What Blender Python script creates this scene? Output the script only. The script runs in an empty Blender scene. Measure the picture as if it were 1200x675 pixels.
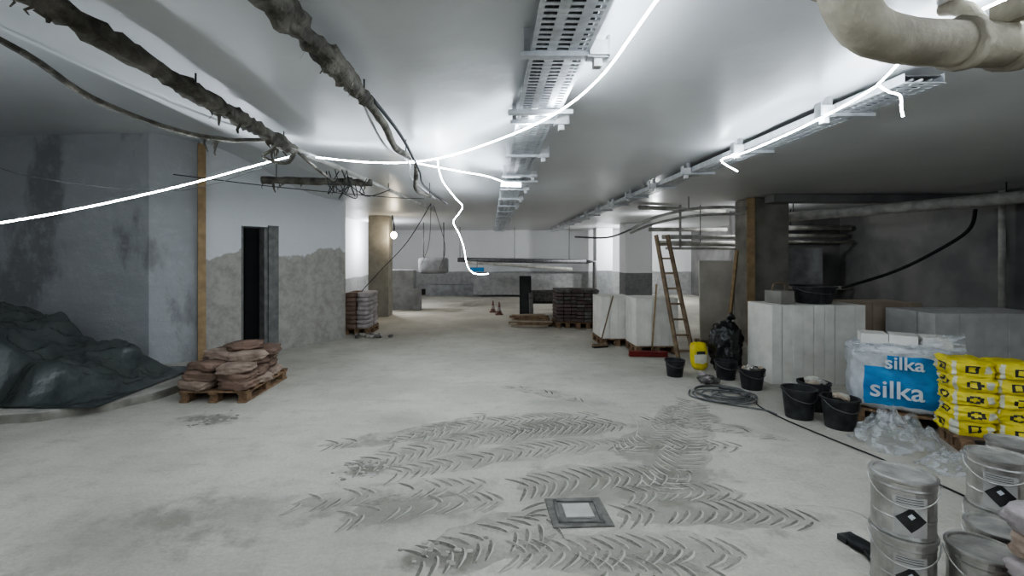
import bpy, math, random
from mathutils import Vector, Matrix, noise
R = random.Random(7)
scene = bpy.context.scene

# ------------------------------------------------------------------ materials
def nodes_of(m):
    m.use_nodes = True
    return m.node_tree.nodes, m.node_tree.links

def mat(name, c1, c2=None, scale=6.0, rough=0.8, metal=0.0, bump=0.2, bscale=None, detail=6, contrast=(0.35, 0.65), dist=0.02, spec=0.3):
    m = bpy.data.materials.new(name)
    n, l = nodes_of(m)
    b = n['Principled BSDF']
    b.inputs['Roughness'].default_value = rough
    b.inputs['Metallic'].default_value = metal
    b.inputs['Specular IOR Level'].default_value = spec
    c2 = c2 or tuple(x * 0.7 for x in c1)
    g = n.new('ShaderNodeNewGeometry')
    t = n.new('ShaderNodeTexNoise'); t.inputs['Scale'].default_value = scale; t.inputs['Detail'].default_value = detail
    l.new(g.outputs['Position'], t.inputs['Vector'])
    r = n.new('ShaderNodeValToRGB')
    r.color_ramp.elements[0].position = contrast[0]; r.color_ramp.elements[1].position = contrast[1]
    r.color_ramp.elements[0].color = (*c1, 1); r.color_ramp.elements[1].color = (*c2, 1)
    l.new(t.outputs['Fac'], r.inputs['Fac']); l.new(r.outputs['Color'], b.inputs['Base Color'])
    if bump:
        t2 = n.new('ShaderNodeTexNoise'); t2.inputs['Scale'].default_value = bscale or scale * 3; t2.inputs['Detail'].default_value = 5
        l.new(g.outputs['Position'], t2.inputs['Vector'])
        bp = n.new('ShaderNodeBump'); bp.inputs['Strength'].default_value = bump; bp.inputs['Distance'].default_value = dist
        l.new(t2.outputs['Fac'], bp.inputs['Height']); l.new(bp.outputs['Normal'], b.inputs['Normal'])
    return m

def emis(name, col, s):
    m = bpy.data.materials.new(name); n, l = nodes_of(m)
    b = n['Principled BSDF']; b.inputs['Base Color'].default_value = (*col, 1)
    b.inputs['Emission Color'].default_value = (*col, 1); b.inputs['Emission Strength'].default_value = s
    return m

def mixc(n, l, fac, a, b):
    mx = n.new('ShaderNodeMix'); mx.data_type = 'RGBA'
    l.new(fac, mx.inputs[0])
    for s, i in ((a, 6), (b, 7)):
        if isinstance(s, tuple): mx.inputs[i].default_value = (*s, 1)
        else: l.new(s, mx.inputs[i])
    return mx.outputs[2]
def mth(n, l, op, a, b=None, clamp=False):
    m = n.new('ShaderNodeMath'); m.operation = op; m.use_clamp = clamp
    for i, s in enumerate((a, b)):
        if s is None: continue
        if isinstance(s, (int, float)): m.inputs[i].default_value = s
        else: l.new(s, m.inputs[i])
    return m.outputs[0]
def nz(n, l, vec, scale, detail=6, rough=0.55):
    t = n.new('ShaderNodeTexNoise'); t.inputs['Scale'].default_value = scale; t.inputs['Detail'].default_value = detail
    t.inputs['Roughness'].default_value = rough
    l.new(vec, t.inputs['Vector']); return t.outputs['Fac']
def rng(n, l, v, a, b, c=0.0, d=1.0):
    m = n.new('ShaderNodeMapRange'); m.interpolation_type = 'SMOOTHSTEP'
    l.new(v, m.inputs[0])
    for i, x in enumerate((a, b, c, d)): m.inputs[i + 1].default_value = x
    return m.outputs[0]

def floor_mat():
    m = bpy.data.materials.new('dusty_concrete'); n, l = nodes_of(m); b = n['Principled BSDF']
    b.inputs['Roughness'].default_value = 0.9; b.inputs['Specular IOR Level'].default_value = 0.2
    g = n.new('ShaderNodeNewGeometry').outputs['Position']
    big = nz(n, l, g, 0.7, 8, 0.6); med = nz(n, l, g, 4, 8, 0.65); fine = nz(n, l, g, 40, 4)
    streak = n.new('ShaderNodeMapping'); streak.inputs['Rotation'].default_value = (0, 0, 0.5); streak.inputs['Scale'].default_value = (1.2, 5, 1); l.new(g, streak.inputs['Vector'])
    stn = nz(n, l, streak.outputs[0], 1.3, 7, 0.7)
    c = mixc(n, l, rng(n, l, big, 0.35, 0.65), (0.48, 0.455, 0.395), (0.62, 0.59, 0.52))
    c = mixc(n, l, rng(n, l, med, 0.5, 0.72, 0, 0.55), c, (0.38, 0.36, 0.31))
    c = mixc(n, l, rng(n, l, stn, 0.50, 0.70, 0, 0.45), c, (0.38, 0.36, 0.31))
    c = mixc(n, l, rng(n, l, fine, 0.3, 0.7, 0, 0.25), c, (0.29, 0.275, 0.24))
    # pressed dirt patches left by the wheels and wet spills
    for (x, y, rx, ry, k) in [(-1.0, 3.85, 0.30, 0.18, 1.0), (0.35, 4.65, 1.2, 0.35, .6), (-0.25, 2.72, 0.40, 0.18, 1.0), (-1.7, 3.2, 0.8, 0.40, .5),
                              (0.75, 3.45, 1.0, 0.5, .6), (1.5, 4.1, 0.5, 1.3, .5), (-2.3, 2.9, 0.8, 0.6, .42), (1.3, 3.72, 0.7, 0.2, .6), (0.3, 4.1, 1.3, .3, .4),
                              (-3.0, 5.0, 0.4, 0.22, .85), (-0.9, 5.0, 0.5, 0.3, .35), (0.9, 5.6, 0.7, 0.2, .35), (-0.6, 3.2, 0.7, 0.25, .6), (1.6, 3.15, 0.8, 0.2, .5), (0.8, 2.75, 0.8, .2, .5)]:
        mp = n.new('ShaderNodeMapping'); mp.vector_type = 'POINT'
        mp.inputs['Scale'].default_value = (1 / rx, 1 / ry, 0); mp.inputs['Location'].default_value = (-x / rx, -y / ry, 0)
        l.new(g, mp.inputs['Vector'])
        ln = n.new('ShaderNodeVectorMath'); ln.operation = 'LENGTH'; l.new(mp.outputs[0], ln.inputs[0])
        d = mth(n, l, 'ADD', ln.outputs['Value'], mth(n, l, 'MULTIPLY', mth(n, l, 'SUBTRACT', med, 0.5), 3.0))
        c = mixc(n, l, rng(n, l, d, 1.1, 0.1, 0, k), c, (0.20, 0.19, 0.16))
    l.new(c, b.inputs['Base Color'])
    bp = n.new('ShaderNodeBump'); bp.inputs['Strength'].default_value = 0.7; bp.inputs['Distance'].default_value = 0.03
    h = mth(n, l, 'ADD', mth(n, l, 'MULTIPLY', med, 1.2), mth(n, l, 'MULTIPLY', fine, 0.3))
    l.new(h, bp.inputs['Height']); l.new(bp.outputs['Normal'], b.inputs['Normal'])
    return m

def track_mat(name, col, lo, hi):
    m = bpy.data.materials.new(name); n, l = nodes_of(m); b = n['Principled BSDF']
    b.inputs['Roughness'].default_value = 0.95
    g = n.new('ShaderNodeNewGeometry').outputs['Position']
    med = nz(n, l, g, 9, 7, 0.7)
    l.new(mixc(n, l, rng(n, l, med, 0.3, 0.7), col, tuple(x * 1.35 for x in col)), b.inputs['Base Color'])
    l.new(rng(n, l, nz(n, l, g, 4, 8, 0.75), 0.38, 0.6, lo, hi), b.inputs['Alpha'])
    return m

def ceiling_mat():
    m = bpy.data.materials.new('painted_ceiling'); n, l = nodes_of(m); b = n['Principled BSDF']
    b.inputs['Specular IOR Level'].default_value = 0.5
    g = n.new('ShaderNodeNewGeometry').outputs['Position']
    big = nz(n, l, g, 0.8, 6); med = nz(n, l, g, 5, 6)
    c = mixc(n, l, rng(n, l, big, 0.3, 0.7), (0.52, 0.53, 0.535), (0.60, 0.61, 0.615))
    c = mixc(n, l, rng(n, l, med, 0.62, 0.78, 0, 0.12), c, (0.44, 0.44, 0.43))
    l.new(c, b.inputs['Base Color'])
    l.new(rng(n, l, big, 0.3, 0.7, 0.30, 0.40), b.inputs['Roughness'])
    bp = n.new('ShaderNodeBump'); bp.inputs['Strength'].default_value = 0.22; bp.inputs['Distance'].default_value = 0.03
    l.new(mth(n, l, 'ADD', nz(n, l, g, 2.5, 3), mth(n, l, 'MULTIPLY', nz(n, l, g, 22, 3), 0.12)), bp.inputs['Height']); l.new(bp.outputs['Normal'], b.inputs['Normal'])
    return m

def twotone(name, hi, lo, hz, amp, soft=0.03, nscale=1.5, rough=0.85):
    m = bpy.data.materials.new(name); n, l = nodes_of(m); b = n['Principled BSDF']
    b.inputs['Roughness'].default_value = rough; b.inputs['Specular IOR Level'].default_value = 0.25
    g = n.new('ShaderNodeNewGeometry').outputs['Position']
    sp = n.new('ShaderNodeSeparateXYZ'); l.new(g, sp.inputs[0])
    big = nz(n, l, g, nscale, 5, 0.6); med = nz(n, l, g, 6, 7, 0.7)
    z = mth(n, l, 'ADD', sp.outputs[2], mth(n, l, 'MULTIPLY', mth(n, l, 'SUBTRACT', big, 0.5), amp))
    lo_c = mixc(n, l, rng(n, l, med, 0.35, 0.7), lo, tuple(x * 0.72 for x in lo))
    hi_c = mixc(n, l, rng(n, l, med, 0.5, 0.8, 0, 0.25), hi, tuple(x * 0.8 for x in hi))
    c = mixc(n, l, rng(n, l, z, hz - soft, hz + soft), lo_c, hi_c)
    l.new(c, b.inputs['Base Color'])
    bp = n.new('ShaderNodeBump'); bp.inputs['Strength'].default_value = 0.4; bp.inputs['Distance'].default_value = 0.02
    l.new(med, bp.inputs['Height']); l.new(bp.outputs['Normal'], b.inputs['Normal'])
    return m

def greywall_mat():
    m = bpy.data.materials.new('rough_grey_render'); n, l = nodes_of(m); b = n['Principled BSDF']
    b.inputs['Roughness'].default_value = 0.88
    g = n.new('ShaderNodeNewGeometry').outputs['Position']
    mp = n.new('ShaderNodeMapping'); mp.inputs['Scale'].default_value = (1.2, 1.2, 0.5); l.new(g, mp.inputs['Vector'])
    big = nz(n, l, mp.outputs[0], 0.8, 6, 0.6); med = nz(n, l, g, 5, 8, 0.75)
    mp2 = n.new('ShaderNodeMapping'); mp2.inputs['Scale'].default_value = (1, 1, 3.5); l.new(g, mp2.inputs['Vector'])
    hor = nz(n, l, mp2.outputs[0], 1.2, 4, 0.5)
    c = mixc(n, l, rng(n, l, big, 0.40, 0.50), (0.255, 0.255, 0.255), (0.41, 0.415, 0.42))
    c = mixc(n, l, rng(n, l, med, 0.48, 0.72, 0, 0.5), c, (0.52, 0.525, 0.525))
    c = mixc(n, l, rng(n, l, hor, 0.5, 0.7, 0, 0.3), c, (0.32, 0.32, 0.32))
    l.new(c, b.inputs['Base Color'])
    bp = n.new('ShaderNodeBump'); bp.inputs['Strength'].default_value = 0.5; bp.inputs['Distance'].default_value = 0.03
    l.new(mth(n, l, 'ADD', med, hor), bp.inputs['Height']); l.new(bp.outputs['Normal'], b.inputs['Normal'])
    return m

M_floor = floor_mat(); M_ceil = ceiling_mat(); M_gwall = greywall_mat()
M_scuff = track_mat('scuffed_dust', (0.33, 0.31, 0.265), 0.0, 0.35)
M_trk = track_mat('tread_print_shade', (0.275, 0.26, 0.225), 0.2, 0.9)
M_trkd = track_mat('tread_print_shade_dark', (0.18, 0.17, 0.147), 0.3, 0.95)
M_wwall = twotone('white_paint_over_raw_plaster', (0.68, 0.69, 0.70), (0.43, 0.41, 0.37), 1.75, 1.3)
M_far = twotone('far_wall_paint', (0.74, 0.75, 0.76), (0.38, 0.38, 0.38), 1.05, 0.15)
M_col = twotone('column_paint', (0.72, 0.73, 0.74), (0.22, 0.225, 0.23), 1.15, 0.06, 0.01)
M_tancol = mat('tan_column_plaster', (0.33, 0.315, 0.275), (0.25, 0.24, 0.21), 4)
M_rawcol = mat('raw_column', (0.30, 0.285, 0.25), (0.20, 0.19, 0.17), 3)
M_dark = mat('unlit_grey_wall', (0.22, 0.215, 0.21), (0.13, 0.13, 0.13), 1.5)  # grey wall; the darkness of the unlit recess is put into its colour
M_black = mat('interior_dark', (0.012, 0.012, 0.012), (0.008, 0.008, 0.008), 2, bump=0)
M_base = mat('base_band', (0.06, 0.06, 0.06), (0.03, 0.03, 0.03), 3)
M_jamb = mat('jamb_mortar', (0.22, 0.215, 0.205), (0.15, 0.15, 0.145), 9)
M_wood = mat('timber', (0.42, 0.30, 0.17), (0.30, 0.21, 0.12), 9, 0.7)
M_oldwood = mat('old_timber', (0.28, 0.21, 0.14), (0.17, 0.125, 0.085), 9, 0.8)
M_pal = mat('pallet_wood', (0.30, 0.20, 0.12), (0.17, 0.11, 0.07), 12, 0.8)
M_sack = mat('paper_sack', (0.25, 0.17, 0.13), (0.16, 0.11, 0.085), 5, 0.75, bump=0.7, bscale=14, dist=0.03)
M_sack2 = mat('paper_sack_pale', (0.40, 0.31, 0.25), (0.23, 0.17, 0.135), 5, 0.75, bump=0.7, bscale=14, dist=0.03)
M_sackg = mat('grey_sack', (0.42, 0.37, 0.36), (0.28, 0.25, 0.25), 7, 0.5, bump=0.5, bscale=18)
M_tarp = mat('tarpaulin', (0.085, 0.095, 0.09), (0.055, 0.065, 0.062), 3, 0.22, bump=0.8, bscale=5, dist=0.06, spec=0.7, detail=3)
M_slab = mat('slab_concrete', (0.50, 0.48, 0.43), (0.34, 0.325, 0.29), 3, 0.9, bump=0.5)
M_galv = mat('galvanised_steel', (0.62, 0.64, 0.66), (0.48, 0.49, 0.51), 14, 0.38, 0.6, bump=0.05)
M_gdark = mat('galvanised_dull', (0.20, 0.20, 0.21), (0.12, 0.12, 0.125), 14, 0.5, 0.6, bump=0.05)
M_lag = mat('dirty_lagging', (0.21, 0.195, 0.165), (0.07, 0.065, 0.055), 7, 0.9, bump=1.0, bscale=16, dist=0.04)
M_pipe = mat('old_white_pipe', (0.52, 0.51, 0.475), (0.32, 0.31, 0.28), 6, 0.6, bump=0.3)
M_bigp = mat('plastered_pipe', (0.34, 0.305, 0.24), (0.17, 0.15, 0.115), 4, 0.75, bump=0.8, bscale=10, dist=0.03)
M_rub = mat('black_rubber', (0.018, 0.018, 0.019), (0.03, 0.03, 0.03), 8, 0.6, bump=0.1)
M_wcab = mat('white_cable', (0.7, 0.7, 0.7), (0.55, 0.55, 0.55), 8, 0.5, bump=0)
M_gcab = mat('grey_cable', (0.12, 0.12, 0.12), (0.2, 0.2, 0.2), 8, 0.6, bump=0)
M_buck = mat('black_bucket_plastic', (0.02, 0.021, 0.024), (0.05, 0.05, 0.05), 9, 0.45, bump=0.1)
M_bag = mat('bin_bag', (0.012, 0.012, 0.013), (0.02, 0.02, 0.02), 9, 0.25, bump=0.8, bscale=14, spec=0.6)
M_block = mat('aerated_block', (0.82, 0.80, 0.74), (0.70, 0.68, 0.62), 5, 0.9, bump=0.3)
M_block2 = mat('aerated_block_grey', (0.64, 0.63, 0.61), (0.52, 0.515, 0.50), 5, 0.9, bump=0.3)
M_brown = mat('brown_board', (0.46, 0.38, 0.29), (0.34, 0.28, 0.215), 3, 0.8)
M_board = mat('plasterboard', (0.60, 0.56, 0.49), (0.48, 0.45, 0.39), 3, 0.85)
M_brick = mat('tile_red', (0.17, 0.12, 0.11), (0.10, 0.085, 0.08), 8, 0.8)
M_yel = mat('yellow_film', (0.80, 0.68, 0.06), (0.62, 0.52, 0.05), 7, 0.35, bump=0.6, bscale=16)
M_yelw = mat('pale_film', (0.68, 0.67, 0.55), (0.5, 0.5, 0.42), 9, 0.35, bump=0.6, bscale=16)
M_prbl = mat('black_print', (0.03, 0.03, 0.03), (0.05, 0.05, 0.05), 9, 0.4, bump=0)
M_white = mat('white_film', (0.62, 0.64, 0.66), (0.44, 0.46, 0.48), 7, 0.3, bump=0.9, bscale=9, dist=0.03)
M_blue = mat('blue_film', (0.05, 0.29, 0.60), (0.035, 0.20, 0.46), 6, 0.3, bump=0.6, bscale=14)
M_wtext = mat('white_print', (0.72, 0.76, 0.8), (0.6, 0.64, 0.68), 6, 0.4, bump=0)
M_label = mat('paper_label', (0.50, 0.49, 0.46), (0.40, 0.39, 0.37), 9, 0.6, bump=0)
M_red = mat('red_paint', (0.26, 0.04, 0.03), (0.18, 0.03, 0.03), 6, 0.5)
M_cone = mat('cone_orange', (0.24, 0.12, 0.10), (0.19, 0.10, 0.085), 6, 0.6)
M_tin = mat('tinplate', (0.60, 0.59, 0.57), (0.40, 0.39, 0.37), 10, 0.32, 0.85, bump=0.1)
M_lid = mat('tin_lid_dusty', (0.46, 0.445, 0.41), (0.29, 0.28, 0.255), 12, 0.5, 0.5, bump=0.3)
M_mark = mat('pressed_dust', (0.38, 0.36, 0.315), (0.52, 0.495, 0.44), 5, 0.95, bump=0.3)
M_mark2 = mat('dark_dust_and_edge_shade', (0.19, 0.18, 0.155), (0.33, 0.315, 0.275), 5, 0.95, bump=0.3)
M_drain = mat('drain_frame', (0.12, 0.115, 0.105), (0.2, 0.19, 0.17), 14, 0.8)
M_cover = mat('drain_cover', (0.50, 0.48, 0.44), (0.40, 0.39, 0.35), 14, 0.8)
M_rubble = mat('rubble', (0.20, 0.19, 0.175), (0.10, 0.095, 0.09), 14, 0.9)
M_tank = mat('tank_grey', (0.30, 0.31, 0.32), (0.2, 0.2, 0.21), 4, 0.6)
M_led = emis('led_rope_glow', (0.82, 0.91, 1.0), 105.0)
M_bulb = emis('warm_bulb_glow', (1.0, 0.86, 0.64), 60.0)

def clear_film():
    m = bpy.data.materials.new('clear_film'); n, l = nodes_of(m); b = n['Principled BSDF']
    b.inputs['Base Color'].default_value = (0.62, 0.64, 0.66, 1); b.inputs['Roughness'].default_value = 0.2
    t = n.new('ShaderNodeTexNoise'); t.inputs['Scale'].default_value = 7
    r = rng(n, l, t.outputs['Fac'], 0.35, 0.65, 0.10, 0.5); l.new(r, b.inputs['Alpha'])
    bp = n.new('ShaderNodeBump'); bp.inputs['Strength'].default_value = 0.7; l.new(t.outputs['Fac'], bp.inputs['Height']); l.new(bp.outputs['Normal'], b.inputs['Normal'])
    return m
M_film = clear_film()

# ------------------------------------------------------------------ mesh builder
class B:
    def __init__(s, name):
        s.name = name; s.v = []; s.f = []; s.mi = []; s.sm = []; s.mats = []
    def m(s, mt):
        if mt not in s.mats: s.mats.append(mt)
        return s.mats.index(mt)
    def add(s, vs, fs, mt, smooth=False, M=None):
        o = len(s.v)
        for p in vs:
            p = Vector(p); s.v.append(M @ p if M else p)
        k = s.m(mt) if not isinstance(mt, list) else None
        for i, f in enumerate(fs):
            s.f.append([a + o for a in f]); s.mi.append(k if k is not None else s.m(mt[i])); s.sm.append(smooth)
    def box(s, c, d, mt, rz=0, rx=0, ry=0):
        M = Matrix.Translation(c) @ Matrix.Rotation(rz, 4, 'Z') @ Matrix.Rotation(ry, 4, 'Y') @ Matrix.Rotation(rx, 4, 'X')
        x, y, z = [a / 2 for a in d]
        vs = [(i * x, j * y, k * z) for k in (-1, 1) for j in (-1, 1) for i in (-1, 1)]
        s.add(vs, [(0, 2, 3, 1), (4, 5, 7, 6), (0, 1, 5, 4), (2, 6, 7, 3), (0, 4, 6, 2), (1, 3, 7, 5)], mt, False, M)
    def beam(s, a, b, w, t, mt):
        a = Vector(a); b = Vector(b); d = b - a; q = d.to_track_quat('Z', 'Y')
        M = Matrix.Translation((a + b) / 2) @ q.to_matrix().to_4x4()
        x, y, z = w / 2, t / 2, d.length / 2
        vs = [(i * x, j * y, k * z) for k in (-1, 1) for j in (-1, 1) for i in (-1, 1)]
        s.add(vs, [(0, 2, 3, 1), (4, 5, 7, 6), (0, 1, 5, 4), (2, 6, 7, 3), (0, 4, 6, 2), (1, 3, 7, 5)], mt, False, M)
    def tube(s, pts, r, mt, seg=10, smoothpath=True, sub=6, wob=0.0, wsc=4.0):
        pts = [Vector(p) for p in pts]
        n0 = len(pts); rr = r if isinstance(r, list) else [r] * n0
        if smoothpath and n0 > 2:
            P = [pts[0]] + pts + [pts[-1]]; out = []; ro = []
            for i in range(1, n0):
                for k in range(sub):
                    t = k / sub; p0, p1, p2, p3 = P[i - 1], P[i], P[i + 1], P[i + 2]
                    out.append(0.5 * ((2 * p1) + (p2 - p0) * t + (2 * p0 - 5 * p1 + 4 * p2 - p3) * t * t + (3 * p1 - p0 - 3 * p2 + p3) * t ** 3))
                    ro.append(rr[i - 1] * (1 - t) + rr[i] * t)
            out.append(pts[-1]); ro.append(rr[-1]); pts = out; rr = ro
        n = len(pts); vs = []; fs = []; up = None
        for i, p in enumerate(pts):
            t = (pts[min(i + 1, n - 1)] - pts[max(i - 1, 0)]).normalized()
            if up is None:
                up = t.orthogonal().normalized()
            up = (up - t * up.dot(t)).normalized(); sd = t.cross(up)
            for k in range(seg):
                a = 2 * math.pi * k / seg; d = up * math.cos(a) + sd * math.sin(a)
                q = rr[i]
                if wob: q *= 1 + wob * noise.noise((p + d * 0.2) * wsc * 3) + wob * 0.6 * noise.noise(p * wsc)
                vs.append(p + d * q)
        for i in range(n - 1):
            for k in range(seg):
                a = i * seg + k; b2 = i * seg + (k + 1) % seg
                fs.append((a, b2, b2 + seg, a + seg))
        fs.append(tuple(range(seg))[::-1]); fs.append(tuple(range((n - 1) * seg, n * seg)))
        s.add(vs, fs, mt, True)
    def lathe(s, prof, c, mt, seg=28, M=None, top=True, bot=True):
        vs = []; fs = []
        for (r, z) in prof:
            for k in range(seg):
                a = 2 * math.pi * k / seg; vs.append((r * math.cos(a), r * math.sin(a), z))
        for i in range(len(prof) - 1):
            for k in range(seg):
                a = i * seg + k; b2 = i * seg + (k + 1) % seg; fs.append((a, b2, b2 + seg, a + seg))
        if bot: fs.append(tuple(range(seg))[::-1])
        if top: fs.append(tuple(range((len(prof) - 1) * seg, len(prof) * seg)))
        T = Matrix.Translation(c)
        s.add(vs, fs, mt, False, T @ M if M else T)
    def bag(s, c, d, mt, k=4, n=7, wob=0.08, seed=0, rz=0, rx=0, ry=0, pinch=0.0, matfn=None, wsc=2.5, flat=False):
        idx = {}; vs = []; fs = []; ms = []
        so = Vector((seed * 3.7, seed * 1.3, seed * 2.1))
        def vert(p):
            key = (round(p[0], 4), round(p[1], 4), round(p[2], 4))
            if key in idx: return idx[key]
            L = sum(abs(a) ** k for a in p) ** (1 / k); q = Vector(p) / L
            if pinch: q.z *= 1 - pinch * abs(q.x) ** 3
            q = q * (1 + wob * noise.noise(q * wsc + so) + wob * 0.5 * noise.noise(q * wsc * 2.6 + so))
            idx[key] = len(vs); vs.append((q.x * d[0] / 2, q.y * d[1] / 2, q.z * d[2] / 2)); return idx[key]
        for ax in range(3):
            for sg in (-1, 1):
                for i in range(n):
                    for j in range(n):
                        co = []
                        for (u, w) in ((i, j), (i + 1, j), (i + 1, j + 1), (i, j + 1)):
                            p = [0, 0, 0]; p[ax] = sg; p[(ax + 1) % 3] = (-1 + 2 * u / n); p[(ax + 2) % 3] = (-1 + 2 * w / n); co.append(tuple(p))
                        ids = [vert(p) for p in co]
                        if sg < 0: ids = ids[::-1]
                        fs.append(ids)
                        cc = [sum(p[a] for p in co) / 4 for a in range(3)]
                        ms.append(matfn(*cc) if matfn else mt)
        M = Matrix.Translation(c) @ Matrix.Rotation(rz, 4, 'Z') @ Matrix.Rotation(ry, 4, 'Y') @ Matrix.Rotation(rx, 4, 'X')
        s.add(vs, fs, ms, not flat, M)
    def spin(s, px, py, ang):
        M = Matrix.Translation((px, py, 0)) @ Matrix.Rotation(ang, 4, 'Z') @ Matrix.Translation((-px, -py, 0))
        s.v = [M @ p for p in s.v]
    def done(s, bevel=0.0):
        xs = [p.x for p in s.v]; ys = [p.y for p in s.v]; zs = [p.z for p in s.v]
        c = Vector(((min(xs) + max(xs)) / 2, (min(ys) + max(ys)) / 2, min(zs)))
        me = bpy.data.meshes.new(s.name); me.from_pydata([p - c for p in s.v], [], s.f)
        for mt in s.mats: me.materials.append(mt)
        me.polygons.foreach_set('material_index', s.mi); me.polygons.foreach_set('use_smooth', s.sm); me.update()
        o = bpy.data.objects.new(s.name, me); o.location = c; scene.collection.objects.link(o)
        if bevel:
            md = o.modifiers.new('bevel', 'BEVEL'); md.width = bevel; md.segments = 2; md.limit_method = 'ANGLE'
        return o

def sstep(a, b, x):
    t = max(0, min(1, (x - a) / (b - a))); return t * t * (3 - 2 * t)
CZ = 2.92
def ceil_z(x, y):
    return CZ + 0.68 * sstep(0, 1, (-2.2 - x) / 2.1) * (1 - sstep(7.2, 9.9, y))

# ------------------------------------------------------------------ room shell
def grid(name, x0, x1, y0, y1, nx, ny, fn, mt, flip=False):
    b = B(name); vs = []; fs = []
    for j in range(ny + 1):
        for i in range(nx + 1):
            x = x0 + (x1 - x0) * i / nx; y = y0 + (y1 - y0) * j / ny; vs.append((x, y, fn(x, y)))
    for j in range(ny):
        for i in range(nx):
            a = j * (nx + 1) + i; q = (a, a + 1, a + nx + 2, a + nx + 1); fs.append(q[::-1] if flip else q)
    b.add(vs, fs, mt, True); return b.done()
grid('floor', -9.5, 9.5, -3.2, 21.6, 60, 80, lambda x, y: 0.0, M_floor)
grid('ceiling', -9.5, 9.5, -3.2, 21.6, 90, 110, ceil_z, M_ceil, True)

def wall(name, p0, p1, z1, mt, th=0.15, side=1, opens=(), z0=0.0):
    b = B(name); p0 = Vector((*p0, 0)); p1 = Vector((*p1, 0)); d = (p1 - p0); L = d.length; d.normalize()
    nrm = Vector((-d.y, d.x, 0)) * side; rz = math.atan2(d.y, d.x)
    def seg(a, c, za, zb, m2=mt):
        ctr = p0 + d * ((a + c) / 2) + nrm * th / 2; ctr.z = (za + zb) / 2
        b.box(ctr, (c - a, th, zb - za), m2, rz)
    cur = 0
    for (a, c, zt) in opens:
        seg(cur, a, z0, z1); seg(a, c, zt, z1); cur = c
    seg(cur, L, z0, z1)
    return b, p0, d, nrm, rz
wall('wall_left_grey', (-9.4, 7.35), (-5.12, 7.05), 3.66, M_gwall)[0].done()
wall('wall_left_return', (-5.12, 7.05), (-4.64, 7.47), 3.66, M_gwall)[0].done()
bw, p0, dd, nn, rz = wall('wall_left_white', (-4.62, 7.5), (-3.14, 9.92), 3.64, M_wwall, 0.22, 1, [(0.70, 1.17, 2.27)])
bw.done()
b = B('door_1')
c = p0 + dd * 1.26 - nn * 0.012; b.box((c.x, c.y, 1.15), (0.20, 0.03, 2.30), M_jamb, rz)
c = p0 + dd * 0.685 + nn * 0.1; b.box((c.x, c.y, 1.135), (0.03, 0.22, 2.27), M_jamb, rz)
c = p0 + dd * 1.00 + nn * 0.17; b.box((c.x, c.y, 1.125), (0.36, 0.04, 2.25), M_black, rz)  # black sheets fill the opening, painting the darkness inside
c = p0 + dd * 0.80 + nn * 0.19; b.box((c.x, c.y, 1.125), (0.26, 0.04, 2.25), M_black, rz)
c = p0 + dd * 1.13 + nn * 0.10; b.box((c.x, c.y, 1.125), (0.08, 0.2, 2.25), M_jamb, rz)
b.done()
wall('wall_left_nib', (-3.14, 9.92), (-4.5, 10.35), 2.9, M_wwall, 0.15, -1)[0].done()
wall('wall_left_far', (-4.4, 10.2), (-4.4, 21.4), 2.92, M_far)[0].done()
wall('wall_back', (-4.4, 21.2), (9.3, 21.2), 2.92, M_far)[0].done()
wall('wall_right', (9.1, -3.1), (9.1, 21.2), 2.92, M_dark, side=-1)[0].done()
wall('wall_right_recess', (6.3, 12.2), (9.1, 12.2), 2.92, M_dark)[0].done()
wall('wall_rear', (-9.3, -3.0), (9.2, -3.0), 3.66, M_far, side=-1)[0].done()
wall('wall_left_near', (-9.2, -3.0), (-9.2, 7.4), 3.66, M_gwall)[0].done()
b = B('beam'); b.box((7.2, 8.95, 2.84), (3.75, 0.3, 0.15), M_dark); b.done(0.01)
b = B('baseboard_back'); b.box((-0.9, 21.14, 0.13), (4.4, 0.1, 0.26), M_base); b.done()
b = B('wall_dado_back'); b.box((1.6, 20.0, 0.55), (4.6, 0.12, 0.9), M_far); b.box((-0.6, 20.6, 0.25), (4.4, 0.25, 0.5), M_tank); b.done()
for (x0, x1, y0, y1, mt, nm) in [(5.22, 5.93, 9.3, 10.0, M_rawcol, 'column'), (4.80, 5.75, 16.6, 17.4, M_col, 'column'), (4.38, 5.05, 19.3, 19.9, M_col, 'column'),
                                 (-3.50, -2.92, 13.5, 14.1, M_tancol, 'column')]:
    b = B(nm); b.box(((x0 + x1) / 2, (y0 + y1) / 2, 1.455), (x1 - x0, y1 - y0, 2.91), mt); b.done(0.012)
b = B('raised_slab')
poly = [(-9.2, 4.62), (-5.3, 4.80), (-4.75, 4.97), (-4.35, 5.25), (-4.08, 5.65), (-3.98, 6.1), (-4.12, 6.8), (-4.40, 7.25), (-4.66, 7.44), (-5.12, 7.04), (-9.2, 7.32)]
sm = []
for i in range(len(poly)):
    p, q = poly[i], poly[(i + 1) % len(poly)]
    for k in range(6):
        t = k / 6; x = p[0] + (q[0] - p[0]) * t; y = p[1] + (q[1] - p[1]) * t
        if i < 8: x += 0.05 * noise.noise((x * 3, y * 3, 0)); y += 0.05 * noise.noise((x * 3, y * 3, 5))
        sm.append((x, y))
n = len(sm); b.add([(x, y, 0) for x, y in sm] + [(x, y, 0.10) for x, y in sm], [tuple(range(n, 2 * n))] + [(i, (i + 1) % n, n + (i + 1) % n, n + i) for i in range(n)], [M_slab] + [M_mark2] * n)  # sides coloured dark to paint the shading line along the slab edge
b.done(0.02)
b = B('timber_plank'); b.box((-4.56, 7.43, 1.80), (0.11, 0.04, 3.45), M_wood, 0.7); b.done(0.004)

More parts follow.
